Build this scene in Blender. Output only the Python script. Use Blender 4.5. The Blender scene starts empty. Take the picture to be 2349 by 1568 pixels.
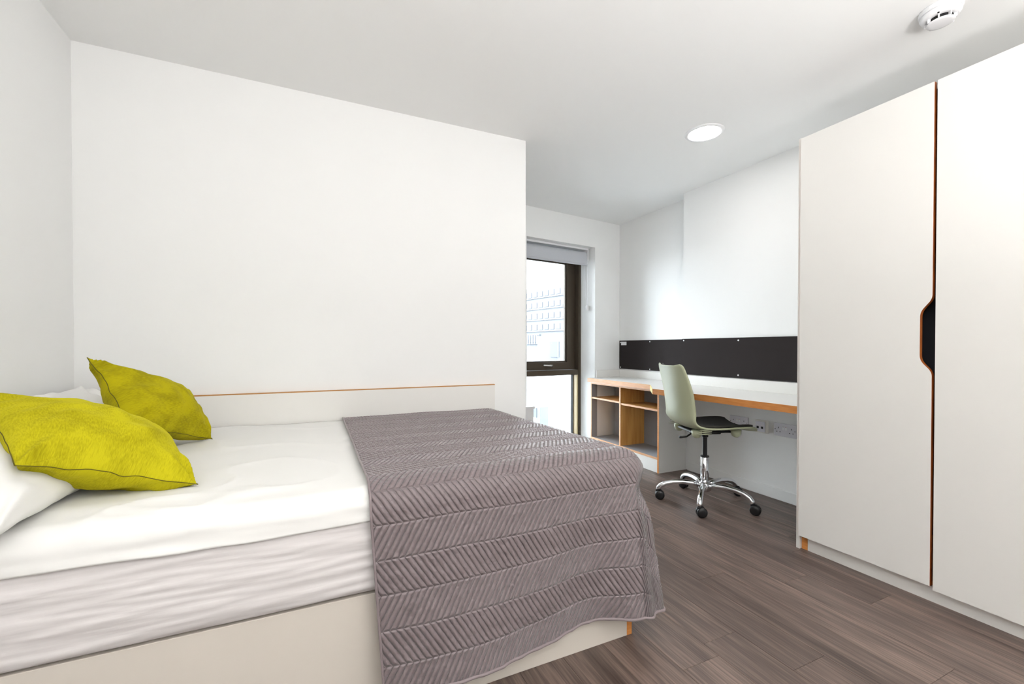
import bpy, bmesh, math, random
from mathutils import Vector, Matrix, noise

random.seed(7)
sc = bpy.context.scene
col = sc.collection

# ------------------------------------------------------------------ camera
EYE = 1.02                      # camera height in metres
FPX = 991.0                     # focal length in pixels of the 2349 px wide frame
YAW = math.atan((1174.5 - 722.0) / FPX)
TILT = math.radians(0.6)
cam_d = bpy.data.cameras.new('camera')
cam = bpy.data.objects.new('camera', cam_d)
col.objects.link(cam)
cam.location = (0, 0, EYE)
cam.rotation_euler = (math.pi / 2 - TILT, 0, -YAW)
cam_d.sensor_width = 36.0
cam_d.lens = FPX / 2349.0 * 36.0
cam_d.shift_y = (797.0 + FPX * math.tan(TILT) - 784.0) / 2349.0
cam_d.clip_start = 0.02
cam_d.clip_end = 500
sc.camera = cam

# ------------------------------------------------------------------ world and exposure
w = bpy.data.worlds.new('sky'); sc.world = w
w.use_nodes = True
bg = w.node_tree.nodes['Background']
bg.inputs['Color'].default_value = (0.86, 0.93, 1.0, 1)
bg.inputs['Strength'].default_value = 9.0
LAMP = 28.0            # recessed ceiling lights
FILL_GLOW = 62.0           # added fill lights, unseen near the rear wall
sc.view_settings.view_transform = 'Standard'
sc.view_settings.look = 'None'
sc.view_settings.exposure = 1.27
sc.view_settings.gamma = 1.0
sc.view_settings.use_curve_mapping = False

# ------------------------------------------------------------------ materials
def srgb(r, g, b):
    f = lambda c: (c / 255 / 12.92) if c / 255 <= 0.04045 else ((c / 255 + 0.055) / 1.055) ** 2.4
    return (f(r), f(g), f(b), 1)

def mat(name, color, rough=0.5, metal=0.0, bump=0.0, bscale=300.0, var=None, vscale=3.0, sheen=0.0, spec=0.5,
        stretch=(1, 1, 1)):
    m = bpy.data.materials.new(name); m.use_nodes = True
    nt = m.node_tree; p = nt.nodes['Principled BSDF']
    p.inputs['Base Color'].default_value = color
    p.inputs['Roughness'].default_value = rough
    p.inputs['Metallic'].default_value = metal
    p.inputs['Specular IOR Level'].default_value = spec
    if sheen: 
        p.inputs['Sheen Weight'].default_value = sheen
        p.inputs['Sheen Roughness'].default_value = 0.4
    tc = nt.nodes.new('ShaderNodeTexCoord')
    mp = nt.nodes.new('ShaderNodeMapping'); mp.inputs['Scale'].default_value = stretch
    nt.links.new(tc.outputs['Object'], mp.inputs['Vector'])
    if var:
        n = nt.nodes.new('ShaderNodeTexNoise'); n.inputs['Scale'].default_value = vscale
        n.inputs['Detail'].default_value = 5
        nt.links.new(mp.outputs['Vector'], n.inputs['Vector'])
        r = nt.nodes.new('ShaderNodeValToRGB')
        r.color_ramp.elements[0].position = 0.32; r.color_ramp.elements[0].color = color
        r.color_ramp.elements[1].position = 0.68; r.color_ramp.elements[1].color = var
        nt.links.new(n.outputs['Fac'], r.inputs['Fac'])
        nt.links.new(r.outputs['Color'], p.inputs['Base Color'])
    if bump:
        n2 = nt.nodes.new('ShaderNodeTexNoise'); n2.inputs['Scale'].default_value = bscale
        n2.inputs['Detail'].default_value = 3
        nt.links.new(mp.outputs['Vector'], n2.inputs['Vector'])
        b = nt.nodes.new('ShaderNodeBump'); b.inputs['Strength'].default_value = bump
        b.inputs['Distance'].default_value = 0.002
        nt.links.new(n2.outputs['Fac'], b.inputs['Height'])
        nt.links.new(b.outputs['Normal'], p.inputs['Normal'])
    return m

def glass_mat(name):
    m = bpy.data.materials.new(name); m.use_nodes = True
    nt = m.node_tree; nt.nodes.remove(nt.nodes['Principled BSDF'])
    out = nt.nodes['Material Output']
    t = nt.nodes.new('ShaderNodeBsdfTransparent'); t.inputs['Color'].default_value = (0.95, 0.97, 0.97, 1)
    g = nt.nodes.new('ShaderNodeBsdfGlossy'); g.inputs['Roughness'].default_value = 0.02
    fr = nt.nodes.new('ShaderNodeFresnel'); fr.inputs['IOR'].default_value = 1.45
    mx = nt.nodes.new('ShaderNodeMixShader')
    nt.links.new(fr.outputs['Fac'], mx.inputs['Fac'])
    nt.links.new(t.outputs['BSDF'], mx.inputs[1]); nt.links.new(g.outputs['BSDF'], mx.inputs[2])
    nt.links.new(mx.outputs['Shader'], out.inputs['Surface'])
    return m

def emit_mat(name, color, strength):
    m = bpy.data.materials.new(name); m.use_nodes = True
    p = m.node_tree.nodes['Principled BSDF']
    p.inputs['Base Color'].default_value = (0.8, 0.8, 0.8, 1)
    p.inputs['Emission Color'].default_value = color
    p.inputs['Emission Strength'].default_value = strength
    return m

def plank_mat():
    m = bpy.data.materials.new('floor_plank'); m.use_nodes = True
    nt = m.node_tree; N = nt.nodes; Lk = nt.links; p = N['Principled BSDF']
    tc = N.new('ShaderNodeTexCoord'); oi = N.new('ShaderNodeObjectInfo')
    off = N.new('ShaderNodeVectorMath'); off.operation = 'SCALE'; off.inputs[0].default_value = (7, 31, 3)
    Lk.new(oi.outputs['Random'], off.inputs['Scale'])
    add = N.new('ShaderNodeVectorMath'); add.operation = 'ADD'
    Lk.new(tc.outputs['Object'], add.inputs[0]); Lk.new(off.outputs['Vector'], add.inputs[1])
    def nz(scale, vec, det, dist=0.0):
        mp = N.new('ShaderNodeMapping'); mp.inputs['Scale'].default_value = vec
        Lk.new(add.outputs['Vector'], mp.inputs['Vector'])
        n = N.new('ShaderNodeTexNoise'); n.inputs['Scale'].default_value = scale
        n.inputs['Detail'].default_value = det; n.inputs['Distortion'].default_value = dist
        Lk.new(mp.outputs['Vector'], n.inputs['Vector']); return n
    broad = nz(1.0, (14, 1.3, 1), 4, 1.2)
    fine = nz(1.0, (170, 5, 1), 4)
    mixf = N.new('ShaderNodeMath'); mixf.operation = 'MULTIPLY_ADD'; mixf.inputs[1].default_value = 0.55
    Lk.new(fine.outputs['Fac'], mixf.inputs[0])
    m2 = N.new('ShaderNodeMath'); m2.operation = 'MULTIPLY'; m2.inputs[1].default_value = 0.45
    Lk.new(broad.outputs['Fac'], m2.inputs[0]); Lk.new(m2.outputs[0], mixf.inputs[2])
    rr = N.new('ShaderNodeMath'); rr.operation = 'MULTIPLY_ADD'; rr.inputs[1].default_value = 0.14; 
    Lk.new(oi.outputs['Random'], rr.inputs[0]); Lk.new(mixf.outputs[0], rr.inputs[2])
    ramp = N.new('ShaderNodeValToRGB'); e = ramp.color_ramp.elements
    e[0].position = 0.36; e[0].color = srgb(64, 52, 47)
    e[1].position = 0.78; e[1].color = srgb(138, 118, 107)
    k = ramp.color_ramp.elements.new(0.56); k.color = srgb(95, 80, 73)
    Lk.new(rr.outputs[0], ramp.inputs['Fac']); Lk.new(ramp.outputs['Color'], p.inputs['Base Color'])
    b = N.new('ShaderNodeBump'); b.inputs['Strength'].default_value = 0.12; b.inputs['Distance'].default_value = 0.001
    Lk.new(fine.outputs['Fac'], b.inputs['Height']); Lk.new(b.outputs['Normal'], p.inputs['Normal'])
    p.inputs['Roughness'].default_value = 0.42
    return m

BAND = 0.092; STRIPE = 0.0178; SLANT = 0.62
def quilt_mat():
    m = bpy.data.materials.new('quilted_satin'); m.use_nodes = True
    nt = m.node_tree; N = nt.nodes; Lk = nt.links; p = N['Principled BSDF']
    uv = N.new('ShaderNodeUVMap'); sep = N.new('ShaderNodeSeparateXYZ'); Lk.new(uv.outputs['UV'], sep.inputs[0])
    def M(op, a, b=None, c=None):
        n = N.new('ShaderNodeMath'); n.operation = op
        for i, v in enumerate((a, b, c)):
            if v is None: continue
            if isinstance(v, (int, float)): n.inputs[i].default_value = v
            else: Lk.new(v, n.inputs[i])
        return n.outputs[0]
    t = M('DIVIDE', sep.outputs['Y'], BAND)
    tri = M('PINGPONG', t, 1.0)
    s = M('DIVIDE', M('ADD', sep.outputs['X'], M('MULTIPLY', tri, BAND * SLANT)), STRIPE)
    prof = M('POWER', M('ABSOLUTE', M('SINE', M('MULTIPLY', s, math.pi))), 0.45)
    fb = M('PINGPONG', t, 0.5)
    seam = M('MULTIPLY_ADD', M('SMOOTH_MIN', M('MULTIPLY', fb, 18.0), 1.0, 0.3), 0.6, 0.4)
    hgt = M('MULTIPLY', prof, seam)
    tc = N.new('ShaderNodeTexCoord')
    nz = N.new('ShaderNodeTexNoise'); nz.inputs['Scale'].default_value = 42; nz.inputs['Detail'].default_value = 3
    Lk.new(tc.outputs['Object'], nz.inputs['Vector'])
    hh = M('MULTIPLY_ADD', nz.outputs['Fac'], 0.95, hgt)
    b = N.new('ShaderNodeBump'); b.inputs['Strength'].default_value = 1.0; b.inputs['Distance'].default_value = 0.008
    Lk.new(hh, b.inputs['Height']); Lk.new(b.outputs['Normal'], p.inputs['Normal'])
    p.inputs['Base Color'].default_value = srgb(134, 121, 123)
    p.inputs['Roughness'].default_value = 0.44
    p.inputs['Sheen Weight'].default_value = 0.3
    p.inputs['Sheen Roughness'].default_value = 0.4
    return m

def chenille_mat(name, c0, c1):
    m = bpy.data.materials.new(name); m.use_nodes = True
    nt = m.node_tree; N = nt.nodes; Lk = nt.links; p = N['Principled BSDF']
    uv = N.new('ShaderNodeUVMap')
    mp = N.new('ShaderNodeMapping'); mp.inputs['Scale'].default_value = (150, 40, 1)
    Lk.new(uv.outputs['UV'], mp.inputs['Vector'])
    n = N.new('ShaderNodeTexNoise'); n.inputs['Scale'].default_value = 1.0; n.inputs['Detail'].default_value = 2
    Lk.new(mp.outputs['Vector'], n.inputs['Vector'])
    nb = N.new('ShaderNodeTexNoise'); nb.inputs['Scale'].default_value = 4.5; nb.inputs['Detail'].default_value = 4
    nb.inputs['Distortion'].default_value = 0.6
    Lk.new(uv.outputs['UV'], nb.inputs['Vector'])
    mx = N.new('ShaderNodeMath'); mx.operation = 'MULTIPLY_ADD'; mx.inputs[1].default_value = 0.4
    m2 = N.new('ShaderNodeMath'); m2.operation = 'MULTIPLY'; m2.inputs[1].default_value = 0.6
    Lk.new(nb.outputs['Fac'], m2.inputs[0]); Lk.new(n.outputs['Fac'], mx.inputs[0]); Lk.new(m2.outputs[0], mx.inputs[2])
    r = N.new('ShaderNodeValToRGB')
    r.color_ramp.elements[0].position = 0.36; r.color_ramp.elements[0].color = c0
    r.color_ramp.elements[1].position = 0.56; r.color_ramp.elements[1].color = c1
    Lk.new(mx.outputs[0], r.inputs['Fac']); Lk.new(r.outputs['Color'], p.inputs['Base Color'])
    b = N.new('ShaderNodeBump'); b.inputs['Strength'].default_value = 0.35; b.inputs['Distance'].default_value = 0.002
    Lk.new(n.outputs['Fac'], b.inputs['Height']); Lk.new(b.outputs['Normal'], p.inputs['Normal'])
    p.inputs['Roughness'].default_value = 0.85
    p.inputs['Sheen Weight'].default_value = 0.3
    p.inputs['Sheen Tint'].default_value = c1
    p.inputs['Specular IOR Level'].default_value = 0.2
    return m

M = dict(
    wall=mat('white_paint', srgb(245, 245, 244), 0.75, bump=0.05, bscale=220),
    ceil=mat('ceiling_paint', srgb(246, 246, 245), 0.85, bump=0.04, bscale=200),
    sub=mat('screed', srgb(50, 44, 42), 0.9),
    plank=plank_mat(),
    lam=mat('white_laminate', srgb(236, 234, 230), 0.35, bump=0.02, bscale=400),
    cream=mat('cream_laminate', srgb(216, 208, 198), 0.42, bump=0.02, bscale=400),
    greylam=mat('grey_white_laminate', srgb(234, 233, 230), 0.5, bump=0.02, bscale=400),
    shadeint=mat('shaded_interior_laminate', srgb(146, 147, 150), 0.5),  # grey darkened to carry the shade inside the bookcase
    ply=mat('beech_edge', srgb(222, 152, 84), 0.5, var=srgb(205, 130, 64), vscale=12, stretch=(1, 1, 8)),
    peach=mat('pale_beech_edge', srgb(226, 178, 138), 0.5, var=srgb(214, 160, 118), vscale=12, stretch=(1, 1, 8)),
    darkply=mat('orange_door_edge', srgb(186, 106, 48), 0.5, var=srgb(164, 88, 36), vscale=14),
    oak=mat('oak_veneer', srgb(206, 152, 84), 0.45, var=srgb(182, 124, 60), vscale=4, stretch=(9, 9, 0.9), bump=0.05),
    void=mat('wardrobe_inner_shade', srgb(24, 24, 32), 0.8),  # near-black colour stands in for shade inside the wardrobe
    felt=mat('charcoal_felt', srgb(52, 48, 48), 0.95, bump=0.3, bscale=900, spec=0.1),
    white_pl=mat('white_plastic', srgb(240, 240, 242), 0.3),
    grey_pl=mat('socket_plastic', srgb(222, 220, 226), 0.35),
    ivory=mat('ivory_plastic', srgb(232, 228, 220), 0.4),
    black=mat('black_plastic', srgb(22, 22, 24), 0.4),
    hole=mat('dark_slot', srgb(12, 12, 14), 0.8),
    chrome=mat('polished_chrome', (0.82, 0.83, 0.85, 1), 0.08, 1.0),
    satin=mat('satin_steel', (0.7, 0.7, 0.71, 1), 0.3, 1.0),
    sage=mat('sage_green_plastic', srgb(176, 180, 150), 0.42, bump=0.08, bscale=600),
    pad=mat('black_seat_fabric', srgb(48, 46, 42), 0.9, bump=0.2, bscale=700),
    bronze=mat('bronze_aluminium', srgb(74, 64, 52), 0.45, 0.25),
    champagne=mat('champagne_cheek', srgb(196, 178, 140), 0.5),
    gasket=mat('rubber_gasket', srgb(20, 20, 22), 0.7),
    glass=glass_mat('window_glass'),
    blind=mat('blind_fabric', srgb(196, 198, 204), 0.8, bump=0.1, bscale=500),
    sheet=mat('white_cotton', srgb(238, 237, 234), 0.85, bump=0.35, bscale=26, sheen=0.1, spec=0.2, stretch=(0.5, 1.2, 1.2)),
    fitted=mat('fitted_sheet_cotton', srgb(220, 215, 214), 0.88, bump=0.5, bscale=18, sheen=0.1, spec=0.2, stretch=(0.35, 2.0, 3.2)),
    quilt=quilt_mat(),
    hem=mat('quilt_binding', srgb(138, 125, 127), 0.45, sheen=0.2),
    lime=chenille_mat('olive_chenille', srgb(160, 150, 4), srgb(196, 186, 22)),
    lime2=chenille_mat('deep_olive_chenille', srgb(146, 135, 2), srgb(182, 170, 8)),
    seam=mat('dark_olive_seam', srgb(96, 88, 4), 0.9),
    lens=emit_mat('lamp_diffuser', (1.0, 0.985, 0.96, 1), LAMP),
    fill=emit_mat('fill_light_glow', (1.0, 0.99, 0.975, 1), FILL_GLOW),  # glow of the added fill lights
    conc=mat('pale_concrete', srgb(170, 169, 167), 0.9, var=srgb(135, 137, 142), vscale=0.2),
    bldw=mat('pale_cladding', srgb(92, 94, 98), 0.8),
    bldb=mat('pale_brick', srgb(82, 84, 89), 0.9),
    bldg=mat('far_window_glass', srgb(74, 77, 84), 0.8),
    fence=mat('painted_fence', srgb(78, 83, 88), 0.6),
)

# ------------------------------------------------------------------ helpers
ORIG = {}
def finish(o, label=None, cat=None, group=None, kind=None):
    if label: o['label'] = label
    if cat: o['category'] = cat
    if group: o['group'] = group
    if kind: o['kind'] = kind
    return o

def empty(name, loc, **k):
    o = bpy.data.objects.new(name, None); col.objects.link(o)
    o.location = loc; o.empty_display_size = 0.1
    ORIG[o] = Vector(loc)
    return finish(o, **k)

def mk(name, bm, mats, parent=None, smooth=False, local=False, **k):
    """bm holds world coordinates (or the parent's own, if local); becomes ONE mesh object."""
    if not isinstance(mats, (list, tuple)): mats = [mats]
    bmesh.ops.recalc_face_normals(bm, faces=bm.faces[:])
    xs = [v.co for v in bm.verts]
    lo = Vector((min(v.x for v in xs), min(v.y for v in xs), min(v.z for v in xs)))
    hi = Vector((max(v.x for v in xs), max(v.y for v in xs), max(v.z for v in xs)))
    org = Vector(((lo.x + hi.x) / 2, (lo.y + hi.y) / 2, lo.z))
    bmesh.ops.translate(bm, verts=bm.verts[:], vec=-org)
    me = bpy.data.meshes.new(name); bm.to_mesh(me); bm.free()
    for m in mats: me.materials.append(M[m] if isinstance(m, str) else m)
    if smooth:
        for p in me.polygons: p.use_smooth = True
    o = bpy.data.objects.new(name, me); col.objects.link(o)
    if parent is None:
        o.location = org; ORIG[o] = org
    else:
        o.parent = parent
        po = Vector((0, 0, 0)) if local == 'root' else ORIG[parent]
        o.location = org - po
        ORIG[o] = org
    return finish(o, **k)

def box(bm, x0, x1, y0, y1, z0, z1, bev=0.0, seg=1, rot=None, piv=None, mi=0):
    r = bmesh.ops.create_cube(bm, size=1.0)
    vs = r['verts']
    for v in vs:
        v.co = Vector(((x0 + x1) / 2 + v.co.x * (x1 - x0), (y0 + y1) / 2 + v.co.y * (y1 - y0), (z0 + z1) / 2 + v.co.z * (z1 - z0)))
    fs = set(f for v in vs for f in v.link_faces)
    for f in fs: f.material_index = mi
    if bev > 0:
        es = list(set(e for v in vs for e in v.link_edges))
        r2 = bmesh.ops.bevel(bm, geom=es, offset=bev, segments=seg, affect='EDGES', clamp_overlap=True)
        vs = list(set(v for f in r2['faces'] for v in f.verts) | set(v for v in vs if v.is_valid))
        for f in r2['faces']: f.material_index = mi
    if rot is not None:
        bmesh.ops.rotate(bm, verts=vs, cent=piv or (0, 0, 0), matrix=rot)
    return vs

def bx(*a, **k):
    bm = bmesh.new(); box(bm, *a, **k); return bm

def prism(poly, z0, z1, axis='z', bev=0.0, side_mi=0):
    """extrude a polygon; axis z: poly is (x,y); axis x: poly is (y,z) between x=z0..z1"""
    bm = bmesh.new()
    f = (lambda p, h: (p[0], p[1], h)) if axis == 'z' else ((lambda p, h: (h, p[0], p[1])) if axis == 'x' else (lambda p, h: (p[0], h, p[1])))
    a = [bm.verts.new(f(p, z0)) for p in poly]; b = [bm.verts.new(f(p, z1)) for p in poly]
    bm.faces.new(a); bm.faces.new(b)
    n = len(poly)
    for i in range(n):
        q = bm.faces.new((a[i], a[(i + 1) % n], b[(i + 1) % n], b[i])); q.material_index = side_mi
    if bev:
        bmesh.ops.recalc_face_normals(bm, faces=bm.faces[:])
        bmesh.ops.bevel(bm, geom=bm.edges[:], offset=bev, segments=1, affect='EDGES', clamp_overlap=True)
    return bm

def tube(bm, pts, rads, seg=10, cap=True, flat=None):
    pts = [Vector(p) for p in pts]
    if not isinstance(rads, (list, tuple)): rads = [rads] * len(pts)
    rings = []
    prev = None
    for i, p in enumerate(pts):
        t = (pts[min(i + 1, len(pts) - 1)] - pts[max(i - 1, 0)]).normalized()
        if prev is None:
            ref = Vector((0, 0, 1)) if abs(t.z) < 0.9 else Vector((1, 0, 0))
            s = t.cross(ref).normalized()
        else:
            s = (prev - t * prev.dot(t)).normalized()
        prev = s
        u = s.cross(t).normalized()
        r = rads[i]
        ru = r if flat is None else r * flat
        rings.append([bm.verts.new(p + s * math.cos(2 * math.pi * k / seg) * r + u * math.sin(2 * math.pi * k / seg) * ru) for k in range(seg)])
    for a, b in zip(rings, rings[1:]):
        for k in range(seg):
            bm.faces.new((a[k], a[(k + 1) % seg], b[(k + 1) % seg], b[k]))
    if cap:
        bm.faces.new(rings[0]); bm.faces.new(rings[-1])
    return bm

def lathe(bm, prof, c=(0, 0), seg=32, axis='z', caps=True):
    """prof: (r, z) list, revolved round the vertical through c"""
    rings = []
    for r, z in prof:
        rings.append([bm.verts.new((c[0] + r * math.cos(2 * math.pi * k / seg), c[1] + r * math.sin(2 * math.pi * k / seg), z)) for k in range(seg)])
    for a, b in zip(rings, rings[1:]):
        for k in range(seg):
            bm.faces.new((a[k], a[(k + 1) % seg], b[(k + 1) % seg], b[k]))
    if caps:
        bm.faces.new(rings[0]); bm.faces.new(rings[-1])
    return bm

def sm(a, b, x):
    t = max(0.0, min(1.0, (x - a) / (b - a))); return t * t * (3 - 2 * t)

def nz(x, y, z=0.0): return noise.noise(Vector((x, y, z)))

# ------------------------------------------------------------------ room measurements
H = 2.315
XL = -0.93          # left wall
YP = 2.441          # partition behind the bed
XP = 1.209          # free end of the partition
XD = 2.833          # desk wall, boxed-out part
XD2 = 2.943         # desk wall, recessed part by the window
YSTEP = 2.722
YB = -1.6           # wall behind the camera
WM = 0.137          # the window wall runs a little askew
WA = math.atan(WM)
def wy(x): return 3.70 - WM * (XD2 - x)
def wpt(x, t, z):   # a point on the window wall at x, t metres outwards
    return Vector((x - t * math.sin(WA), wy(x) + t * math.cos(WA), z))
TH = 0.34           # facade thickness
WX0, WX1 = 1.763, 2.597
WTOP, WBOT = 2.037, 0.06

# floor
floor = mk('floor', bx(XL - 0.1, XD2 + 0.1, YB - 0.1, 4.02, -0.12, -0.004), 'sub', kind='structure')
PW = 0.158
joints = {1.53: 1.375, 1.214: 1.07, 1.372: 0.863, 1.846: 1.205, 2.004: 0.962, 1.688: 0.655}
x = 1.214 - PW * 14
ci = 0
PL = 1.22
while x < XD2:
    xa, xb = max(x, XL), min(x + PW, XD2)
    if xb - xa > 0.01:
        j = None
        for kx, v in joints.items():
            if abs(kx - x) < 0.03: j = v
        if j is None: j = random.uniform(0, PL)
        y = j - PL * 6
        while y < 3.99:
            ya, yb = max(y, YB), min(y + PL, 3.72 if xa > WX1 else 3.72)
            if yb - ya > 0.02:
                mk('plank', bx(xa + 0.0004, xb - 0.0004, ya + 0.0004, yb - 0.0004, -0.004, 0.0, bev=0.0007), 'plank', parent=floor)
            y += PL
    x += PW; ci += 1

mk('ceiling', bx(XL - 0.1, XD2 + 0.1, YB - 0.1, 4.02, H, H + 0.1), 'ceil', kind='structure')
mk('wall_left', bx(XL - 0.1, XL, YB, YP, 0, H), 'wall', kind='structure')
mk('wall_rear', bx(XL - 0.1, XD2 + 0.1, YB - 0.1, YB, 0, H), 'wall', kind='structure')
mk('wall_partition', bx(XL - 0.1, XP, YP, YP + 0.1, 0, H), 'wall', kind='structure')
mk('wall_return', bx(XP - 0.1, XP, YP + 0.1, wy(XP) - 0.001, 0, H), 'wall', kind='structure')
mk('wall_right', prism([(XD, YB), (XD2 + 0.1, YB), (XD2 + 0.1, 3.70), (XD2, 3.70), (XD2, YSTEP), (XD, YSTEP)], 0, H), 'wall', kind='structure')

# window wall with its opening
bm = bmesh.new()
def wquad(x0, x1, z0, z1):
    a = [wpt(x0, 0, z0), wpt(x1, 0, z0), wpt(x1, TH, z0), wpt(x0, TH, z0)]
    b = [Vector((p.x, p.y, z1)) for p in a]
    va = [bm.verts.new(p) for p in a]; vb = [bm.verts.new(p) for p in b]
    bm.faces.new(va); bm.faces.new(vb)
    for i in range(4): bm.faces.new((va[i], va[(i + 1) % 4], vb[(i + 1) % 4], vb[i]))
wquad(1.0, WX0, 0, H); wquad(WX1, XD2 + 0.15, 0, H); wquad(WX0, WX1, WTOP, H); wquad(WX0, WX1, -0.1, WBOT)
mk('wall_window', bm, 'wall', kind='structure')

# baseboards
bmb = bx(XD - 0.014, XD, 1.41, 2.66, 0, 0.075, bev=0.003)
mk('baseboard_right', bmb, 'wall', kind='structure')
bm = bmesh.new()
a = [wpt(XP + 0.0, -0.014, 0), wpt(WX0, -0.014, 0), wpt(WX0, 0, 0), wpt(XP, 0, 0)]
va = [bm.verts.new(p) for p in a]; vb = [bm.verts.new(p + Vector((0, 0, 0.075))) for p in a]
bm.faces.new(va); bm.faces.new(vb)
for i in range(4): bm.faces.new((va[i], va[(i + 1) % 4], vb[(i + 1) % 4], vb[i]))
mk('baseboard_window', bm, 'wall', kind='structure')

# ------------------------------------------------------------------ window
def wbox(bm, x0, x1, t0, t1, z0, z1):
    a = []
    # x measured along the wall from the room corner, square to the wall
    def q(s, t, z):
        c = wpt(WX1, 0, 0); e = Vector((math.cos(WA), math.sin(WA), 0)); n = Vector((-math.sin(WA), math.cos(WA), 0))
        p = c + e * s + n * t; return (p.x, p.y, z)
    pts = [q(x0, t0, z0), q(x1, t0, z0), q(x1, t1, z0), q(x0, t1, z0), q(x0, t0, z1), q(x1, t0, z1), q(x1, t1, z1), q(x0, t1, z1)]
    v = [bm.verts.new(p) for p in pts]
    for f in ((0, 1, 2, 3), (4, 5, 6, 7), (0, 1, 5, 4), (1, 2, 6, 5), (2, 3, 7, 6), (3, 0, 4, 7)): bm.faces.new([v[i] for i in f])
    return bm
def wb(*a): return wbox(bmesh.new(), *a)
WW = (WX1 - WX0) / math.cos(WA)
win = empty('window_1', wpt((WX0 + WX1) / 2, 0.25, WBOT), kind='structure', label='tall bronze framed window with opening sash over fixed pane', )
F0 = 0.215
for nm, s0, s1, z0, z1 in (('jamb', -0.032, 0.0, WBOT, WTOP), ('jamb', -WW, -WW + 0.032, WBOT, WTOP),
                           ('head', -WW + 0.032, -0.032, WTOP - 0.05, WTOP), ('sill', -WW + 0.032, -0.032, WBOT, WBOT + 0.04)):
    mk(nm, wb(s0, s1, F0, F0 + 0.115, z0, z1), 'bronze', win)
mk('transom', wb(-WW + 0.032, -0.032, F0 + 0.005, F0 + 0.115, 0.735, 0.787), 'bronze', win)
sash = mk('sash', (lambda b: (wbox(b, -0.135, -0.034, F0 + 0.062, F0 + 0.112, 0.79, WTOP - 0.052),
                              wbox(b, -WW + 0.034, -WW + 0.135, F0 + 0.062, F0 + 0.112, 0.79, WTOP - 0.052),
                              wbox(b, -WW + 0.135, -0.135, F0 + 0.062, F0 + 0.112, WTOP - 0.125, WTOP - 0.052),
                              wbox(b, -WW + 0.135, -0.135, F0 + 0.062, F0 + 0.112, 0.79, 0.868), b)[-1])(bmesh.new()), 'bronze', win)
mk('sash_bead', (lambda b: (wbox(b, -0.15, -0.136, F0 + 0.08, F0 + 0.105, 0.868, WTOP - 0.125),
                            wbox(b, -WW + 0.136, -0.15, F0 + 0.08, F0 + 0.105, WTOP - 0.139, WTOP - 0.126),
                            wbox(b, -WW + 0.136, -0.15, F0 + 0.08, F0 + 0.105, 0.869, 0.882), b)[-1])(bmesh.new()), 'bronze', sash)
mk('pane', wb(-WW + 0.13, -0.13, F0 + 0.088, F0 + 0.094, 0.86, WTOP - 0.12), 'glass', sash)
mk('pane', wb(-WW + 0.04, -0.05, F0 + 0.096, F0 + 0.102, WBOT + 0.04, 0.735), 'glass', win)
mk('cheek', wb(-0.05, -0.0325, F0 + 0.008, F0 + 0.09, WBOT + 0.04, 0.734), 'champagne', win, label='beige inner cheek beside the lower pane')
mk('gasket', wb(-0.058, -0.05, F0 + 0.06, F0 + 0.096, WBOT + 0.04, 0.734), 'gasket', win)
hb = bmesh.new()
e = Vector((math.cos(WA), math.sin(WA), 0)); nn = Vector((-math.sin(WA), math.cos(WA), 0))
hc = wpt(WX1, 0, 0) + e * -0.36 + nn * (F0 + 0.06)
tube(hb, [hc + Vector((0, 0, .835)), hc - nn * 0.03 + Vector((0, 0, .835)), hc - nn * 0.038 - e * 0.02 + Vector((0, 0, .835)), hc - nn * 0.04 - e * 0.11 + Vector((0, 0, .842))], [0.013, 0.012, 0.011, 0.007], 10)
mk('handle', hb, 'satin', sash, smooth=True, label='silver sash handle')

# roller blind
bl = empty('roller_blind', wpt(2.15, 0.1, 1.87), label='rolled-up pale grey roller blind at the window head', cat='blind')
def along(s, t, z):
    p = wpt(WX1, 0, 0) + e * s + nn * t; return Vector((p.x, p.y, z))
mk('head_rail', wb(-WW + 0.01, -0.02, 0.075, 0.15, WTOP - 0.018, WTOP), 'white_pl', bl)
rb = bmesh.new(); tube(rb, [along(-WW + 0.03, 0.115, 1.965), along(-0.045, 0.115, 1.965)], 0.042, 24)
mk('fabric_roll', rb, 'blind', bl, smooth=False)
mk('blind_fabric', wb(-WW + 0.03, -0.045, 0.070, 0.0725, 1.868, 1.965), 'blind', bl)
rb = bmesh.new(); tube(rb, [along(-WW + 0.03, 0.071, 1.868), along(-0.045, 0.071, 1.868)], 0.011, 12)
mk('bottom_bar', rb, 'blind', bl)
mk('bracket', wb(-0.042, -0.03, 0.065, 0.16, 1.91, WTOP - 0.018), 'white_pl', bl)
rb = bmesh.new()
tube(rb, [along(-0.025, 0.085, 1.965), along(-0.024, 0.085, 1.45)], 0.0022, 6); tube(rb, [along(-0.025, 0.14, 1.965), along(-0.024, 0.105, 1.45)], 0.0022, 6)
mk('pull_chain', rb, 'white_pl', bl)
rb = bmesh.new(); pc = along(-0.022, 0.095, 0)
lathe(rb, [(0.006, 1.40), (0.016, 1.405), (0.018, 1.43), (0.015, 1.45), (0.006, 1.456)], (pc.x, pc.y), 14)
mk('chain_weight', rb, 'white_pl', bl, smooth=True)

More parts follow.
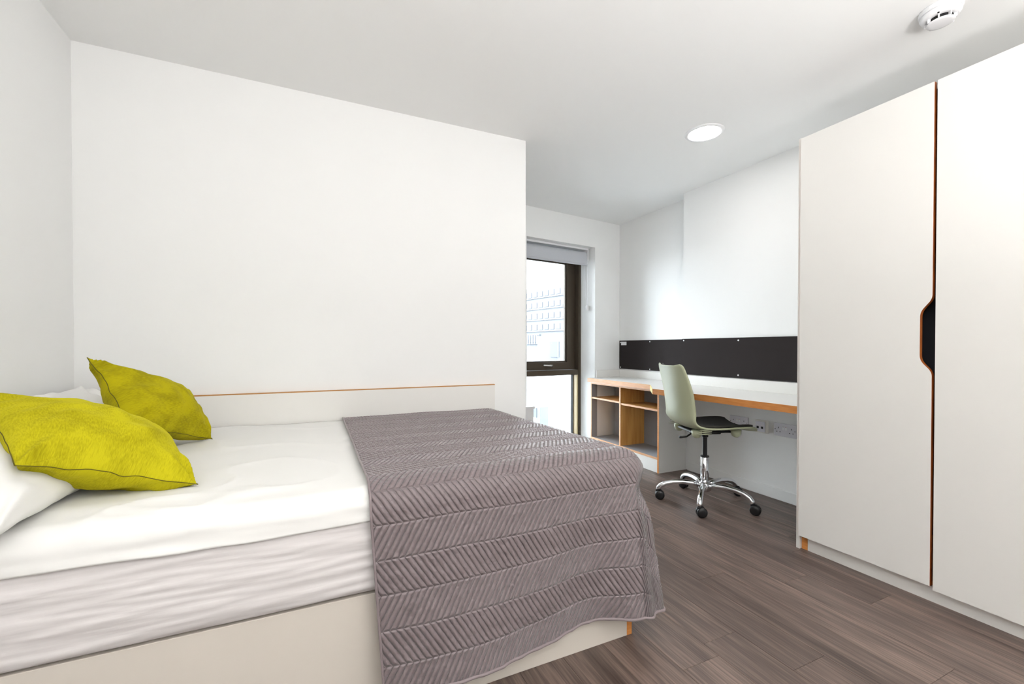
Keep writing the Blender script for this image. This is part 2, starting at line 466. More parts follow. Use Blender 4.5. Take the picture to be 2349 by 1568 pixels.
# panel heater beside the window
ht = empty('panel_heater', wpt(1.52, -0.06, 0), label='low white panel heater on the wall left of the window', cat='heater')
def hbx(b, x0, x1, t0, t1, z0, z1):
    return wbox(b, x0 - WX1, x1 - WX1, t0, t1, z0, z1)
mk('panel', hbx(bmesh.new(), 1.25, 1.772, -0.085, -0.03, 0.09, 0.47), 'white_pl', ht)
mk('top_grille', hbx(bmesh.new(), 1.24, 1.782, -0.095, -0.004, 0.471, 0.492), 'white_pl', ht)
mk('bracket', hbx(bmesh.new(), 1.3, 1.33, -0.03, 0.0, 0.15, 0.4), 'white_pl', ht)
for q in (1.3, 1.68):
    mk('foot', hbx(bmesh.new(), q, q + 0.03, -0.08, -0.035, 0.0, 0.09), 'white_pl', ht)

# ------------------------------------------------------------------ ceiling fittings
def downlight(x, y, label, lens='lens'):
    t = empty('downlight', (x, y, H), label=label, cat='ceiling light')
    b = bmesh.new()
    lathe(b, [(0.088, H - 0.003), (0.092, H - 0.008), (0.106, H - 0.006), (0.112, H - 0.001), (0.112, H)], (x, y), 48, caps=False)
    mk('trim_ring', b, 'white_pl', t, smooth=True)
    b = bmesh.new()
    lathe(b, [(0.0895, H - 0.0005), (0.0895, H - 0.005), (0.05, H - 0.0065), (0.002, H - 0.007)], (x, y), 48)
    mk('diffuser', b, lens, t, label='glowing white diffuser')
downlight(2.143, 1.899, 'round recessed ceiling light above the desk chair and wardrobe end')
def fill_uplighter(x, y, label, z=1.2):  # unseen lamp added to brighten ceiling and walls evenly
    t = empty('fill_lamp', (x, y, 0), label=label, cat='added fill light')
    b = bmesh.new(); lathe(b, [(0.13, 0.0), (0.13, 0.012), (0.02, 0.022)], (x, y), 32); mk('foot', b, 'satin', t)
    b = bmesh.new(); tube(b, [(x, y, 0.02), (x, y, z - 0.1)], 0.011, 14); mk('stem', b, 'satin', t, smooth=True)
    b = bmesh.new(); lathe(b, [(0.02, z - 0.11), (0.09, z - 0.09), (0.15, z - 0.045), (0.175, z)], (x, y), 36)
    mk('bowl', b, 'white_pl', t, smooth=True)
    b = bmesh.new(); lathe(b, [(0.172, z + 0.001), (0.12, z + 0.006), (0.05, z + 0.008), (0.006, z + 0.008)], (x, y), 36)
    mk('fill_diffuser', b, 'fill', t, smooth=True)
fill_uplighter(0.25, -0.7, 'added unseen fill light on a steel stand near the rear wall, on the bed side')
fill_uplighter(1.3, -0.8, 'added unseen fill light on a steel stand near the rear wall, on the wardrobe side')

sx, sy = 2.185, 0.835
sd = empty('smoke_detector', (sx, sy, H), label='round white smoke detector on the ceiling by the wardrobe', cat='smoke detector')
b = bmesh.new(); lathe(b, [(0.062, H), (0.064, H - 0.0032), (0.063, H - 0.0144), (0.058, H - 0.0160)], (sx, sy), 40)
mk('base', b, 'white_pl', sd, smooth=False)
b = bmesh.new(); lathe(b, [(0.059, H - 0.0164), (0.060, H - 0.0240), (0.055, H - 0.0336), (0.046, H - 0.0376), (0.040, H - 0.0376)], (sx, sy), 40)
mk('head', b, 'white_pl', sd, smooth=True)
b = bmesh.new(); lathe(b, [(0.036, H - 0.0350), (0.036, H - 0.0510)], (sx, sy), 40)
mk('vent', b, 'hole', sd)
b = bmesh.new(); lathe(b, [(0.041, H - 0.0508), (0.040, H - 0.0535), (0.030, H - 0.0555), (0.002, H - 0.0562)], (sx, sy), 40)
mk('cover', b, 'white_pl', sd, smooth=True)
for k in range(8):
    an = 2 * math.pi * k / 8 + 0.25
    mk('vent_rib', bx(sx + 0.034, sx + 0.046, sy - 0.002, sy + 0.002, H - 0.0515, H - 0.0360, rot=Matrix.Rotation(an, 3, 'Z'), piv=(sx, sy, 0)), 'white_pl', sd)
b = bmesh.new(); bmesh.ops.create_icosphere(b, subdivisions=2, radius=0.0035)
bmesh.ops.translate(b, verts=b.verts[:], vec=(sx - 0.0475, sy - 0.012, H - 0.0356))
mk('indicator_lens', b, 'hole', sd)

# ------------------------------------------------------------------ wardrobe
wd = empty('wardrobe', (2.53, 0.86, 0), label='tall white two-door wardrobe with orange door edges', cat='wardrobe')
WF = 2.24
YA, YM, YZ = 1.378, 0.858, 0.335
mk('side_panel', bx(WF - 0.004, XD - 0.002, YA + 0.002, YA + 0.02, 0, 2.075, bev=0.0008), 'lam', wd)
mk('side_panel', bx(WF - 0.004, XD - 0.002, YZ - 0.02, YZ - 0.002, 0, 2.075, bev=0.0008), 'lam', wd)
mk('top_panel', bx(WF + 0.02, XD - 0.002, YZ, YA, 2.05, 2.068), 'lam', wd)
mk('back_panel', bx(XD - 0.012, XD - 0.003, YZ, YA, 0.075, 2.05), 'void', wd)
mk('bottom_panel', bx(WF + 0.022, XD - 0.014, YZ, YA, 0.062, 0.08), ['ply'], wd)
mk('divider', bx(WF + 0.06, XD - 0.014, YM - 0.009, YM + 0.009, 0.081, 2.049), 'void', wd)
mk('shade_panel', bx(WF + 0.045, WF + 0.05, YM - 0.09, YM + 0.12, 0.9, 1.25), 'void', wd, label='black panel standing in for the shade behind the door cutout')  # dark sheet set where only the shaded interior would show
mk('plinth', bx(WF + 0.012, WF + 0.03, YZ, YA - 0.028, 0.0, 0.061), 'lam', wd)
mk('plinth_end', bx(WF + 0.012, WF + 0.03, YA - 0.0275, YA + 0.001, 0.0, 0.061), 'ply', wd, label='orange plywood block at the plinth end')
def rounded(poly, r, segs=5):
    out = []; n = len(poly)
    for i, p in enumerate(poly):
        p = Vector(p); rr = r.get(i, 0)
        if not rr: out.append(tuple(p)); continue
        a = (Vector(poly[i - 1]) - p).normalized(); b_ = (Vector(poly[(i + 1) % n]) - p).normalized()
        for k in range(segs + 1):
            t = k / segs
            out.append(tuple((p + a * rr) * (1 - t) ** 2 + p * 2 * t * (1 - t) + (p + b_ * rr) * t ** 2))
    return out
dy0 = YM + 0.0065
poly = [(YA, 0.072), (YA, 2.066), (dy0, 2.066), (dy0, 1.213), (dy0 + 0.038, 1.164), (dy0 + 0.038, 0.969), (dy0, 0.923), (dy0, 0.072)]
poly = rounded(poly, {3: 0.018, 4: 0.02, 5: 0.02, 6: 0.018})
b = prism(poly, WF - 0.019, WF, axis='x', side_mi=1)
mk('door', b, ['lam', 'darkply'], wd, label='white door with a grip cutout in its orange edge')
b = prism([(YM - 0.003, 0.060), (YM - 0.003, 2.066), (YZ, 2.066), (YZ, 0.060)], WF - 0.019, WF, axis='x', side_mi=1)
mk('door', b, ['lam', 'darkply'], wd, label='plain white door')

# ------------------------------------------------------------------ desk, bookcase, boards
DT = 0.716
YK = 3.635
BF = 2.532
bc = empty('bookcase', (2.68, 3.17, 0), label='low open bookcase with two oak shelves under the worktop', cat='bookcase')
BT = 0.675
def edged(name, x0, x1, y0, y1, z0, z1, m, parent, em='peach', t=0.0015):
    o = mk(name, bx(x0 + t, x1, y0, y1, z0, z1), m, parent)
    mk('edge_band', bx(x0, x0 + t, y0, y1, z0, z1), em, o)
    return o
BXB = XD - 0.004
edged('side_panel', BF, BXB, 2.682, 2.700, 0, BT, 'greylam', bc, 'ply')
edged('side_panel', BF, 2.60, YK - 0.016, YK, 0, BT, 'shadeint', bc)
edged('divider', BF, BXB - 0.02, 3.166, 3.184, 0.125, BT - 0.018, 'oak', bc)
edged('bottom_board', BF, BXB - 0.02, 2.7005, YK - 0.017, 0.107, 0.125, 'shadeint', bc)
edged('top_board', BF, BXB - 0.02, 2.7005, YK - 0.017, BT - 0.018, BT, 'greylam', bc)
edged('shelf', BF + 0.004, BXB - 0.02, 3.1845, YK - 0.017, 0.510, 0.526, 'oak', bc)
edged('shelf', BF + 0.004, BXB - 0.02, 2.7005, 3.1655, 0.500, 0.516, 'oak', bc)
mk('back_panel', bx(BXB - 0.019, BXB - 0.012, 2.7005, YK - 0.03, 0.107, BT), 'shadeint', bc)
mk('plinth', bx(BF + 0.004, BF + 0.02, 2.7005, YK - 0.017, 0.0, 0.106), 'lam', bc)

wt = empty('worktop', (2.7, 3.1, BT), label='white worktop over the bookcase with a pale wood edge', cat='worktop')
b = prism([(2.502, YK + 0.008), (2.502, 2.748), (2.56, 2.70), (XD2 - 0.001, YSTEP + 0.002) if False else (XD - 0.001, 2.70), (XD - 0.001, YSTEP + 0.001), (XD2 - 0.002, YSTEP + 0.001), (XD2 - 0.002, wy(XD2) - 0.004), (WX1 + 0.01, wy(WX1) - 0.004)], BT + 0.0005, DT)
mk('top', b, 'lam', wt)
mk('edge_band', bx(2.4995, 2.5015, 2.748, YK + 0.008, BT + 0.002, DT), 'peach', wt)
# main desk
dk = empty('desk', (2.55, 2.0, DT - 0.04), label='long white desk top with a thick orange wood edge beside the wardrobe', cat='desk')
DX = 2.275
b = prism([(DX, 1.402), (DX, 2.475), (2.497, 2.742), (2.555, 2.697), (XD - 0.002, 2.697), (XD - 0.002, 1.402)], DT - 0.04, DT)
mk('top', b, 'lam', dk)
mk('front_edge', bx(DX - 0.002, DX - 0.0002, 1.402, 2.475, DT - 0.04, DT), 'ply', dk)
b = prism([(DX - 0.002, 2.476), (DX, 2.4755), (2.497, 2.7425), (2.4955, 2.745)], DT - 0.041, DT + 0.001)
mk('corner_edge', b, mat('yellow_edge', srgb(226, 206, 132), 0.5), dk, label='pale yellow angled end edge')
mk('support_rail', bx(XD - 0.02, XD - 0.002, 1.402, 2.68, DT - 0.075, DT - 0.041), 'greylam', dk)

def upstand(label, pts, z0, z1):
    pass
us = mk('upstand', bx(XD - 0.019, XD - 0.001, 1.402, YSTEP - 0.003, DT + 0.0005, 0.792, bev=0.001), 'lam', label='white upstand strip along the wall behind the desk', cat='upstand')
us2 = mk('upstand', bx(XD2 - 0.019, XD2 - 0.001, YSTEP + 0.004, 3.672, DT + 0.0005, 0.79, bev=0.001), 'lam', label='white upstand strip behind the worktop over the bookcase', cat='upstand')
b = bmesh.new(); wbox(b, 0.004, 0.33, -0.022, -0.005, DT + 0.0005, 0.79)
us3 = mk('upstand', b, 'lam', label='short white upstand strip against the window wall', cat='upstand')

def board(label, xf, y0, y1, z0, z1, screws, tagged=False):
    o = mk('notice_board', bx(xf - 0.010, xf - 0.0005, y0, y1, z0, z1, bev=0.0008), 'felt', label=label, cat='notice board')
    for (sy_, sz_) in screws:
        b = bmesh.new()
        lathe(b, [(0.0065, 0.0), (0.006, 0.0025), (0.003, 0.0035)], (0, 0), 12)
        bmesh.ops.rotate(b, verts=b.verts[:], cent=(0, 0, 0), matrix=Matrix.Rotation(-math.pi / 2, 3, 'Y'))
        bmesh.ops.translate(b, verts=b.verts[:], vec=(xf - 0.010, sy_, sz_))
        mk('screw_cap', b, 'white_pl', o, smooth=True)
    if tagged:
        t = mk('sticker', bx(xf - 0.0112, xf - 0.0103, y1 - 0.115, y1 - 0.03, z1 - 0.048, z1 - 0.012), 'white_pl', o)
        mk('print_line', bx(xf - 0.0116, xf - 0.0113, y1 - 0.105, y1 - 0.04, z1 - 0.027, z1 - 0.024), 'greylam', t)
        mk('print_line', bx(xf - 0.0116, xf - 0.0113, y1 - 0.105, y1 - 0.055, z1 - 0.037, z1 - 0.034), 'greylam', t)
    return o
board('charcoal notice board with a white sticker beside the window corner', XD2, 2.826, 3.688, 0.80, 1.094,
      [(3.668, 1.075), (3.668, 0.815), (3.23, 1.078), (3.23, 0.812)], True)
board('wider charcoal notice board between the wall step and the wardrobe', XD, 1.60, 2.722, 0.797, 1.094,
      [(2.705, 1.080), (2.705, 0.812), (2.19, 1.074), (2.19, 0.818)])
bpy.data.objects['notice_board'].location.y += 0.0

def socket(yc, zc, label):
    t = empty('power_socket', (XD, yc, zc - 0.043), label=label, cat='socket', group='double power sockets under the desk')
    xf = XD - 0.011
    pl = mk('face_plate', bx(xf, XD - 0.0005, yc - 0.075, yc + 0.075, zc - 0.043, zc + 0.043, bev=0.002), 'grey_pl', t)
    for s in (-1, 1):
        yo = yc + s * 0.043
        mk('pin_slot', bx(xf - 0.0006, xf + 0.001, yo - 0.002, yo + 0.002, zc + 0.008, zc + 0.018), 'hole', t)
        for q in (-1, 1):
            mk('pin_slot', bx(xf - 0.0006, xf + 0.001, yo + q * 0.011 - 0.0033, yo + q * 0.011 + 0.0033, zc - 0.016, zc - 0.0115), 'hole', t)
        r = mk('rocker_switch', bx(xf - 0.004, xf + 0.001, yc + s * 0.009 - 0.0065, yc + s * 0.009 + 0.0065, zc + 0.002, zc + 0.024, bev=0.001), 'white_pl', t)
        mk('red_mark', bx(xf - 0.0046, xf - 0.0038, yc + s * 0.009 - 0.004, yc + s * 0.009 + 0.004, zc + 0.021, zc + 0.0235), mat('red_switch_mark', srgb(150, 60, 60), 0.5), r)
        b = bmesh.new(); lathe(b, [(0.003, 0), (0.002, 0.001)], (0, 0), 8)
        bmesh.ops.rotate(b, verts=b.verts[:], cent=(0, 0, 0), matrix=Matrix.Rotation(-math.pi / 2, 3, 'Y'))
        bmesh.ops.translate(b, verts=b.verts[:], vec=(xf, yc + s * 0.066, zc + 0.003)); mk('screw', b, 'hole', t)
socket(2.185, 0.475, 'white double power socket beside the chair seat under the desk')
socket(1.842, 0.473, 'white double power socket nearest the wardrobe under the desk')
dt = empty('data_outlet', (XD, 2.0, 0.437), label='square ivory data outlet between the two power sockets', cat='outlet')
mk('back_box', bx(XD - 0.03, XD - 0.0005, 1.957, 2.043, 0.432, 0.518, bev=0.003), 'ivory', dt)
mk('face_plate', bx(XD - 0.036, XD - 0.0305, 1.965, 2.035, 0.440, 0.510, bev=0.001), 'grey_pl', dt)
for q in (-1, 1):
    pt = mk('data_port', bx(XD - 0.0368, XD - 0.0355, 2.0 + q * 0.016 - 0.008, 2.0 + q * 0.016 + 0.008, 0.462, 0.477), 'hole', dt)
    mk('port_label', bx(XD - 0.0366, XD - 0.0358, 2.0 + q * 0.016 - 0.005, 2.0 + q * 0.016 + 0.005, 0.484, 0.488), 'greylam', dt)
    mk('screw', bx(XD - 0.037, XD - 0.0355, 2.0 + q * 0.0315 - 0.0025, 2.0 + q * 0.0315 + 0.0025, 0.472, 0.477), 'satin', dt)

# ------------------------------------------------------------------ desk chair
CC = Vector((2.344, 2.063, 0)); CA = math.radians(110)
ch = empty('desk_chair', CC, label='sage green swivel desk chair on a chrome five-star base', cat='chair')
ch.rotation_euler = (0, 0, -CA)
ORIG[ch] = Vector((0, 0, 0))      # its parts are built in the chair's own frame, +y is where it faces
prof = [(0.232, 0.487, 0.165), (0.222, 0.496, 0.185), (0.19, 0.503, 0.197), (0.12, 0.503, 0.205), (0.04, 0.499, 0.208), (-0.04, 0.498, 0.208),
        (-0.11, 0.503, 0.207), (-0.165, 0.520, 0.205), (-0.200, 0.553, 0.203), (-0.217, 0.60, 0.202), (-0.226, 0.66, 0.201),
        (-0.234, 0.72, 0.199), (-0.243, 0.78, 0.195), (-0.253, 0.84, 0.188), (-0.262, 0.882, 0.178), (-0.267, 0.897, 0.165), (-0.2695, 0.903, 0.15)]
def catmull(pts, n):
    out = []
    for i in range(len(pts) - 1):
        p0 = pts[max(i - 1, 0)]; p1 = pts[i]; p2 = pts[i + 1]; p3 = pts[min(i + 2, len(pts) - 1)]
        for k in range(n):
            t = k / n
            out.append(tuple(0.5 * (2 * b_ + (c - a) * t + (2 * a - 5 * b_ + 4 * c - d) * t * t + (3 * b_ - a - 3 * c + d) * t ** 3) for a, b_, c, d in zip(p0, p1, p2, p3)))
    out.append(tuple(pts[-1])); return out
pf = catmull(prof, 4)
def shell(bm, off, u0, u1, i0, i1, nx=24, wmax=1.0):
    rows = []
    for i in range(i0, i1):
        y, z, wdt = pf[i]
        y2, z2, _ = pf[min(i + 1, len(pf) - 1)]; y1, z1, _ = pf[max(i - 1, 0)]
        tx, tz = y2 - y1, z2 - z1; l = math.hypot(tx, tz); tx /= l; tz /= l
        ny, nzz = -tz * -1, tx * -1     # towards the sitter
        ny, nzz = tz, -tx
        row = []
        back = sm(0.5, 0.62, z)
        for k in range(nx + 1):
            s = u0 + (u1 - u0) * k / nx
            x_ = s * wdt * wmax
            curl = (0.022 + 0.03 * back - 0.022 * sm(0.7, 0.9, z)) * abs(s) ** 2.4
            row.append(bm.verts.new((x_, y + ny * (curl + off), z + nzz * (curl + off))))
        rows.append(row)
    for a, b_ in zip(rows, rows[1:]):
        for k in range(nx): bm.faces.new((a[k], a[k + 1], b_[k + 1], b_[k]))
    return bm
so = mk('seat_shell', shell(bmesh.new(), 0, -1, 1, 0, len(pf)), 'sage', ch, smooth=True, label='sage green moulded seat and back shell')
md = so.modifiers.new('thick', 'SOLIDIFY'); md.thickness = 0.011; md.offset = 0.0
po = mk('seat_pad', shell(bmesh.new(), 0.008, -1, 1, 5, 32, wmax=0.84), 'pad', ch, smooth=True, label='black upholstered pad on the seat')
md = po.modifiers.new('thick', 'SOLIDIFY'); md.thickness = 0.014; md.offset = 0.0
po = mk('back_pad', shell(bmesh.new(), 0.012, -1, 1, 36, 62, wmax=0.84), 'pad', ch, smooth=True, label='black upholstered pad inside the backrest')
md = po.modifiers.new('thick', 'SOLIDIFY'); md.thickness = 0.009; md.offset = 0.0
for s in (-1, 1):
    for k in range(3):
        b = bmesh.new(); z_ = 0.497 + k * 0.011
        tube(b, [(s * (0.196 + 0.003 * k), -0.16 + 0.008 * k, z_ - 0.006), (s * (0.204 + 0.003 * k), -0.11, z_ - 0.008), (s * (0.205 + 0.003 * k), -0.07, z_ - 0.010)], [0.002, 0.004, 0.0015], 6)
        mk('shell_rib', b, 'sage', so, smooth=True)
for (px_, py_) in ((-0.12, -0.12), (0.12, -0.12), (-0.12, 0.14), (0.12, 0.14)):
    b = bmesh.new(); lathe(b, [(0.012, 0.452), (0.024, 0.460), (0.030, 0.475), (0.032, 0.499)], (px_, py_), 16)
    mk('mounting_boss', b, 'sage', so, smooth=True)
b = bmesh.new(); box(b, -0.11, 0.11, -0.14, 0.12, 0.476, 0.491, bev=0.004); box(b, -0.06, 0.06, -0.1, 0.08, 0.458, 0.476, bev=0.006)
mk('tilt_mechanism', b, 'black', ch)
b = bmesh.new(); tube(b, [(0.03, -0.07, 0.464), (0.045, -0.12, 0.462), (0.05, -0.15, 0.446), (0.055, -0.20, 0.444)], [0.005, 0.005, 0.006, 0.009], 8)
mk('height_lever', b, 'black', ch, smooth=True)
b = bmesh.new(); lathe(b, [(0.014, 0.30), (0.014, 0.43), (0.020, 0.432), (0.022, 0.46)], (0, 0), 20); mk('gas_column', b, 'black', ch, smooth=False)
b = bmesh.new(); lathe(b, [(0.0255, 0.10), (0.0255, 0.300), (0.022, 0.302)], (0, 0), 24); tb = mk('lift_tube', b, 'chrome', ch, smooth=True)
b = bmesh.new(); lathe(b, [(0.020, 0.2985), (0.0265, 0.299), (0.0265, 0.307), (0.016, 0.309)], (0, 0), 24); mk('collar', b, 'black', tb)
b = bmesh.new(); lathe(b, [(0.028, 0.072), (0.040, 0.082), (0.043, 0.115), (0.036, 0.132), (0.0258, 0.136)], (0, 0), 28); hub = mk('hub', b, 'chrome', ch, smooth=True)
for k in range(5):
    wa = math.radians(72 * k) + CA
    d = Vector((math.cos(wa), math.sin(wa), 0)); s = Vector((-d.y, d.x, 0))
    b = bmesh.new()
    pts = [(0.03, 0.112), (0.08, 0.122), (0.14, 0.126), (0.20, 0.121), (0.245, 0.110), (0.275, 0.094), (0.29, 0.077), (0.294, 0.064)]
    tube(b, [d * r + Vector((0, 0, z)) for r, z in pts], [0.017, 0.017, 0.0165, 0.016, 0.016, 0.016, 0.0155, 0.015], 12, flat=1.0)
    lg = mk('base_leg', b, 'chrome', ch, smooth=True)
    ca = math.radians(-48 + (15, -30, 8, 22, -14)[k]) + CA; cd = Vector((math.cos(ca), math.sin(ca), 0)); cs = Vector((-cd.y, cd.x, 0))
    c = d * 0.296 + cd * 0.012
    cr = Matrix((cs, cd, Vector((0, 0, 1)))).transposed()
    cm = bmesh.new()
    box(cm, -0.009, 0.009, -0.026, 0.014, 0.032, 0.066, bev=0.004, seg=2)
    bmesh.ops.rotate(cm, verts=cm.verts[:], cent=(0, 0, 0), matrix=cr); bmesh.ops.translate(cm, verts=cm.verts[:], vec=c)
    cst = mk('caster', cm, 'black', ch, smooth=False)
    for q in (-1, 1):
        wmesh = bmesh.new()
        lathe(wmesh, [(0.012, 0.002), (0.028, 0.003), (0.0305, 0.006), (0.0305, 0.017), (0.026, 0.022), (0.012, 0.024), (0.002, 0.024)], (0, 0), 24)
        bmesh.ops.rotate(wmesh, verts=wmesh.verts[:], cent=(0, 0, 0), matrix=Matrix.Rotation(q * math.pi / 2, 3, 'Y'))
        bmesh.ops.rotate(wmesh, verts=wmesh.verts[:], cent=(0, 0, 0), matrix=cr)
        bmesh.ops.translate(wmesh, verts=wmesh.verts[:], vec=c + Vector((0, 0, 0.0306)))
        mk('wheel', wmesh, 'black', cst, smooth=True)

# ------------------------------------------------------------------ bed
BY0, BX1 = 1.215, 1.025
bd = empty('divan_bed', (0.05, 1.8, 0), label='cream panelled bed base with an orange corner edge', cat='bed')
mk('front_panel', bx(XL + 0.003, BX1 - 0.022, BY0, BY0 + 0.022, 0.0, 0.355, bev=0.001), 'cream', bd)
mk('corner_edge', bx(BX1 - 0.0215, BX1, BY0 + 0.001, BY0 + 0.022, 0.0, 0.355), 'ply', bd, label='orange plywood corner edge')
mk('end_panel', bx(BX1 - 0.022, BX1, BY0 + 0.0225, YP - 0.022, 0.0, 0.355), 'cream', bd)
mk('slat_deck', bx(XL + 0.003, BX1 - 0.023, BY0 + 0.023, YP - 0.022, 0.335, 0.355), 'cream', bd)

hbp = mk('bed_wall_panel', bx(XL + 0.003, 0.992, YP - 0.019, YP - 0.001, 0.36, 0.794), 'lam', label='long white panel on the wall behind the bed with a wooden top edge', cat='panel')
mk('top_edge', bx(XL + 0.003, 0.992, YP - 0.0195, YP - 0.001, 0.7942, 0.799), mat('thin_wood_edge', srgb(190, 136, 78), 0.5), hbp)

def soft_box(x0, x1, y0, y1, z0, z1, rad, nx, ny, nzv, disp):
    """box with rounded edges, subdivided, each vertex moved by disp(p, n)"""
    bm = bmesh.new()
    def grid(o, a, b_, na, nb):
        vs = [[bm.verts.new(o + a * (i / na) + b_ * (j / nb)) for j in range(nb + 1)] for i in range(na + 1)]
        for i in range(na):
            for j in range(nb): bm.faces.new((vs[i][j], vs[i + 1][j], vs[i + 1][j + 1], vs[i][j + 1]))
    X, Y, Z = Vector((x1 - x0, 0, 0)), Vector((0, y1 - y0, 0)), Vector((0, 0, z1 - z0))
    o = Vector((x0, y0, z0))
    grid(o, X, Y, nx, ny); grid(o + Z, X, Y, nx, ny); grid(o, X, Z, nx, nzv); grid(o + Y, X, Z, nx, nzv); grid(o, Y, Z, ny, nzv); grid(o + X, Y, Z, ny, nzv)
    bmesh.ops.remove_doubles(bm, verts=bm.verts[:], dist=1e-5)
    lo = Vector((x0 + rad, y0 + rad, z0 + rad)); hi = Vector((x1 - rad, y1 - rad, z1 - rad))
    for v in bm.verts:
        c = Vector([max(lo[i], min(hi[i], v.co[i])) for i in range(3)])
        d = v.co - c
        n = d.normalized() if d.length > 1e-9 else Vector((0, 0, 1))
        # keep the flat faces where they are, pull edges onto the radius
        m = max(abs(d.x), abs(d.y), abs(d.z))
        if d.length > 1e-9: v.co = c + n * m
        v.co += disp(v.co, n)
    return bm

def mat_disp(p, n):
    side = max(0.0, -n.y)
    slope = p.x * 0.05
    a = 0.0040 * nz(p.x * 1.6 + 3, (p.z + slope) * 27, 1.3) + 0.0030 * nz(p.x * 3.0, (p.z - slope * 1.6) * 58, 5.1) + 0.0016 * nz(p.x * 5.0, (p.z + slope) * 110, 8.1)
    belly = 0.006 * math.sin(max(0, min(1, (p.z - 0.36) / 0.22)) * math.pi)
    return n * ((a + belly) * side)
mt = mk('mattress', soft_box(XL + 0.004, BX1 - 0.005, BY0 - 0.012, YP - 0.024, 0.357, 0.60, 0.03, 160, 30, 60, mat_disp), 'fitted', smooth=True,
        label='thick mattress in a wrinkled white fitted sheet on the bed base', cat='mattress')

def crease(x, y):
    a = 0.0026 * nz(x * 1.2 + y * 6.0, y * 9 - x * 5, 2.2)
    r = 1 - abs(nz(x * 1.3 + y * 2.4 + 1.7, y * 2.2 - x * 3.1, 6.1)) * 2.2      # thin ridges running off the cushions
    a += 0.0085 * max(0.0, r) ** 6 * (0.35 + 0.65 * sm(0.35, -0.35, x))
    r = 1 - abs(nz(x * 0.9 - 4.0, y * 7.5 + x * 1.2, 3.3)) * 2.4                # long creases along the front edge
    a += 0.0065 * max(0.0, r) ** 5 * sm(1.55, 1.25, y)
    return a
def sheet_mesh():
    bm = bmesh.new()
    X0, X1, Yb, Yf = XL + 0.006, 0.945, YP - 0.026, BY0 - 0.016
    ZT = 0.640; R = 0.05
    nx = 230
    path = []
    n1 = 90
    for i in range(n1 + 1): path.append((Yb + (Yf + R - Yb) * i / n1, 0.0, 0.0, 0))
    arc = R * math.pi / 2
    tot = arc + 0.034
    rows = 26
    grid = []
    for i in range(nx + 1):
        x = X0 + (X1 - X0) * i / nx
        line = []
        hem = 0.004 * nz(x * 3.1, 0.3) + 0.003 * nz(x * 8, 2.0) - 0.006 * sm(-0.55, -0.9, x) 
        for (y, _, _, _) in path:
            lump = 0.0042 * nz(x * 2.2, y * 2.6, 0.5)
            wr = crease(x, y)
            line.append(bm.verts.new((x, y, ZT + lump + wr)))
        for k in range(1, rows + 1):
            r = tot * k / rows
            if r < arc:
                th = r / R; y = Yf + R - R * math.sin(th); z = ZT - R + R * math.cos(th)
            else:
                y = Yf; z = ZT - R - (r - arc)
            f = k / rows
            z += hem * f * 2
            out = 0.004 * f + f * (0.005 * nz(x * 3 + z * 12, z * 34, 4.4) + 0.003 * nz(x * 8, z * 50, 7.7))
            lump = (1 - f) * (0.0042 * nz(x * 2.2, y * 2.6, 0.5) + crease(x, y))
            line.append(bm.verts.new((x, y - out, z + lump)))
        grid.append(line)
    for a, b_ in zip(grid, grid[1:]):
        for k in range(len(a) - 1): bm.faces.new((a[k], b_[k], b_[k + 1], a[k + 1]))
    return bm
st = mk('bed_sheet', sheet_mesh(), 'sheet', smooth=True, label='smooth white top sheet with creased overhanging edge on the mattress', cat='sheet')
md = st.modifiers.new('thick', 'SOLIDIFY'); md.thickness = 0.004; md.offset = -1.0

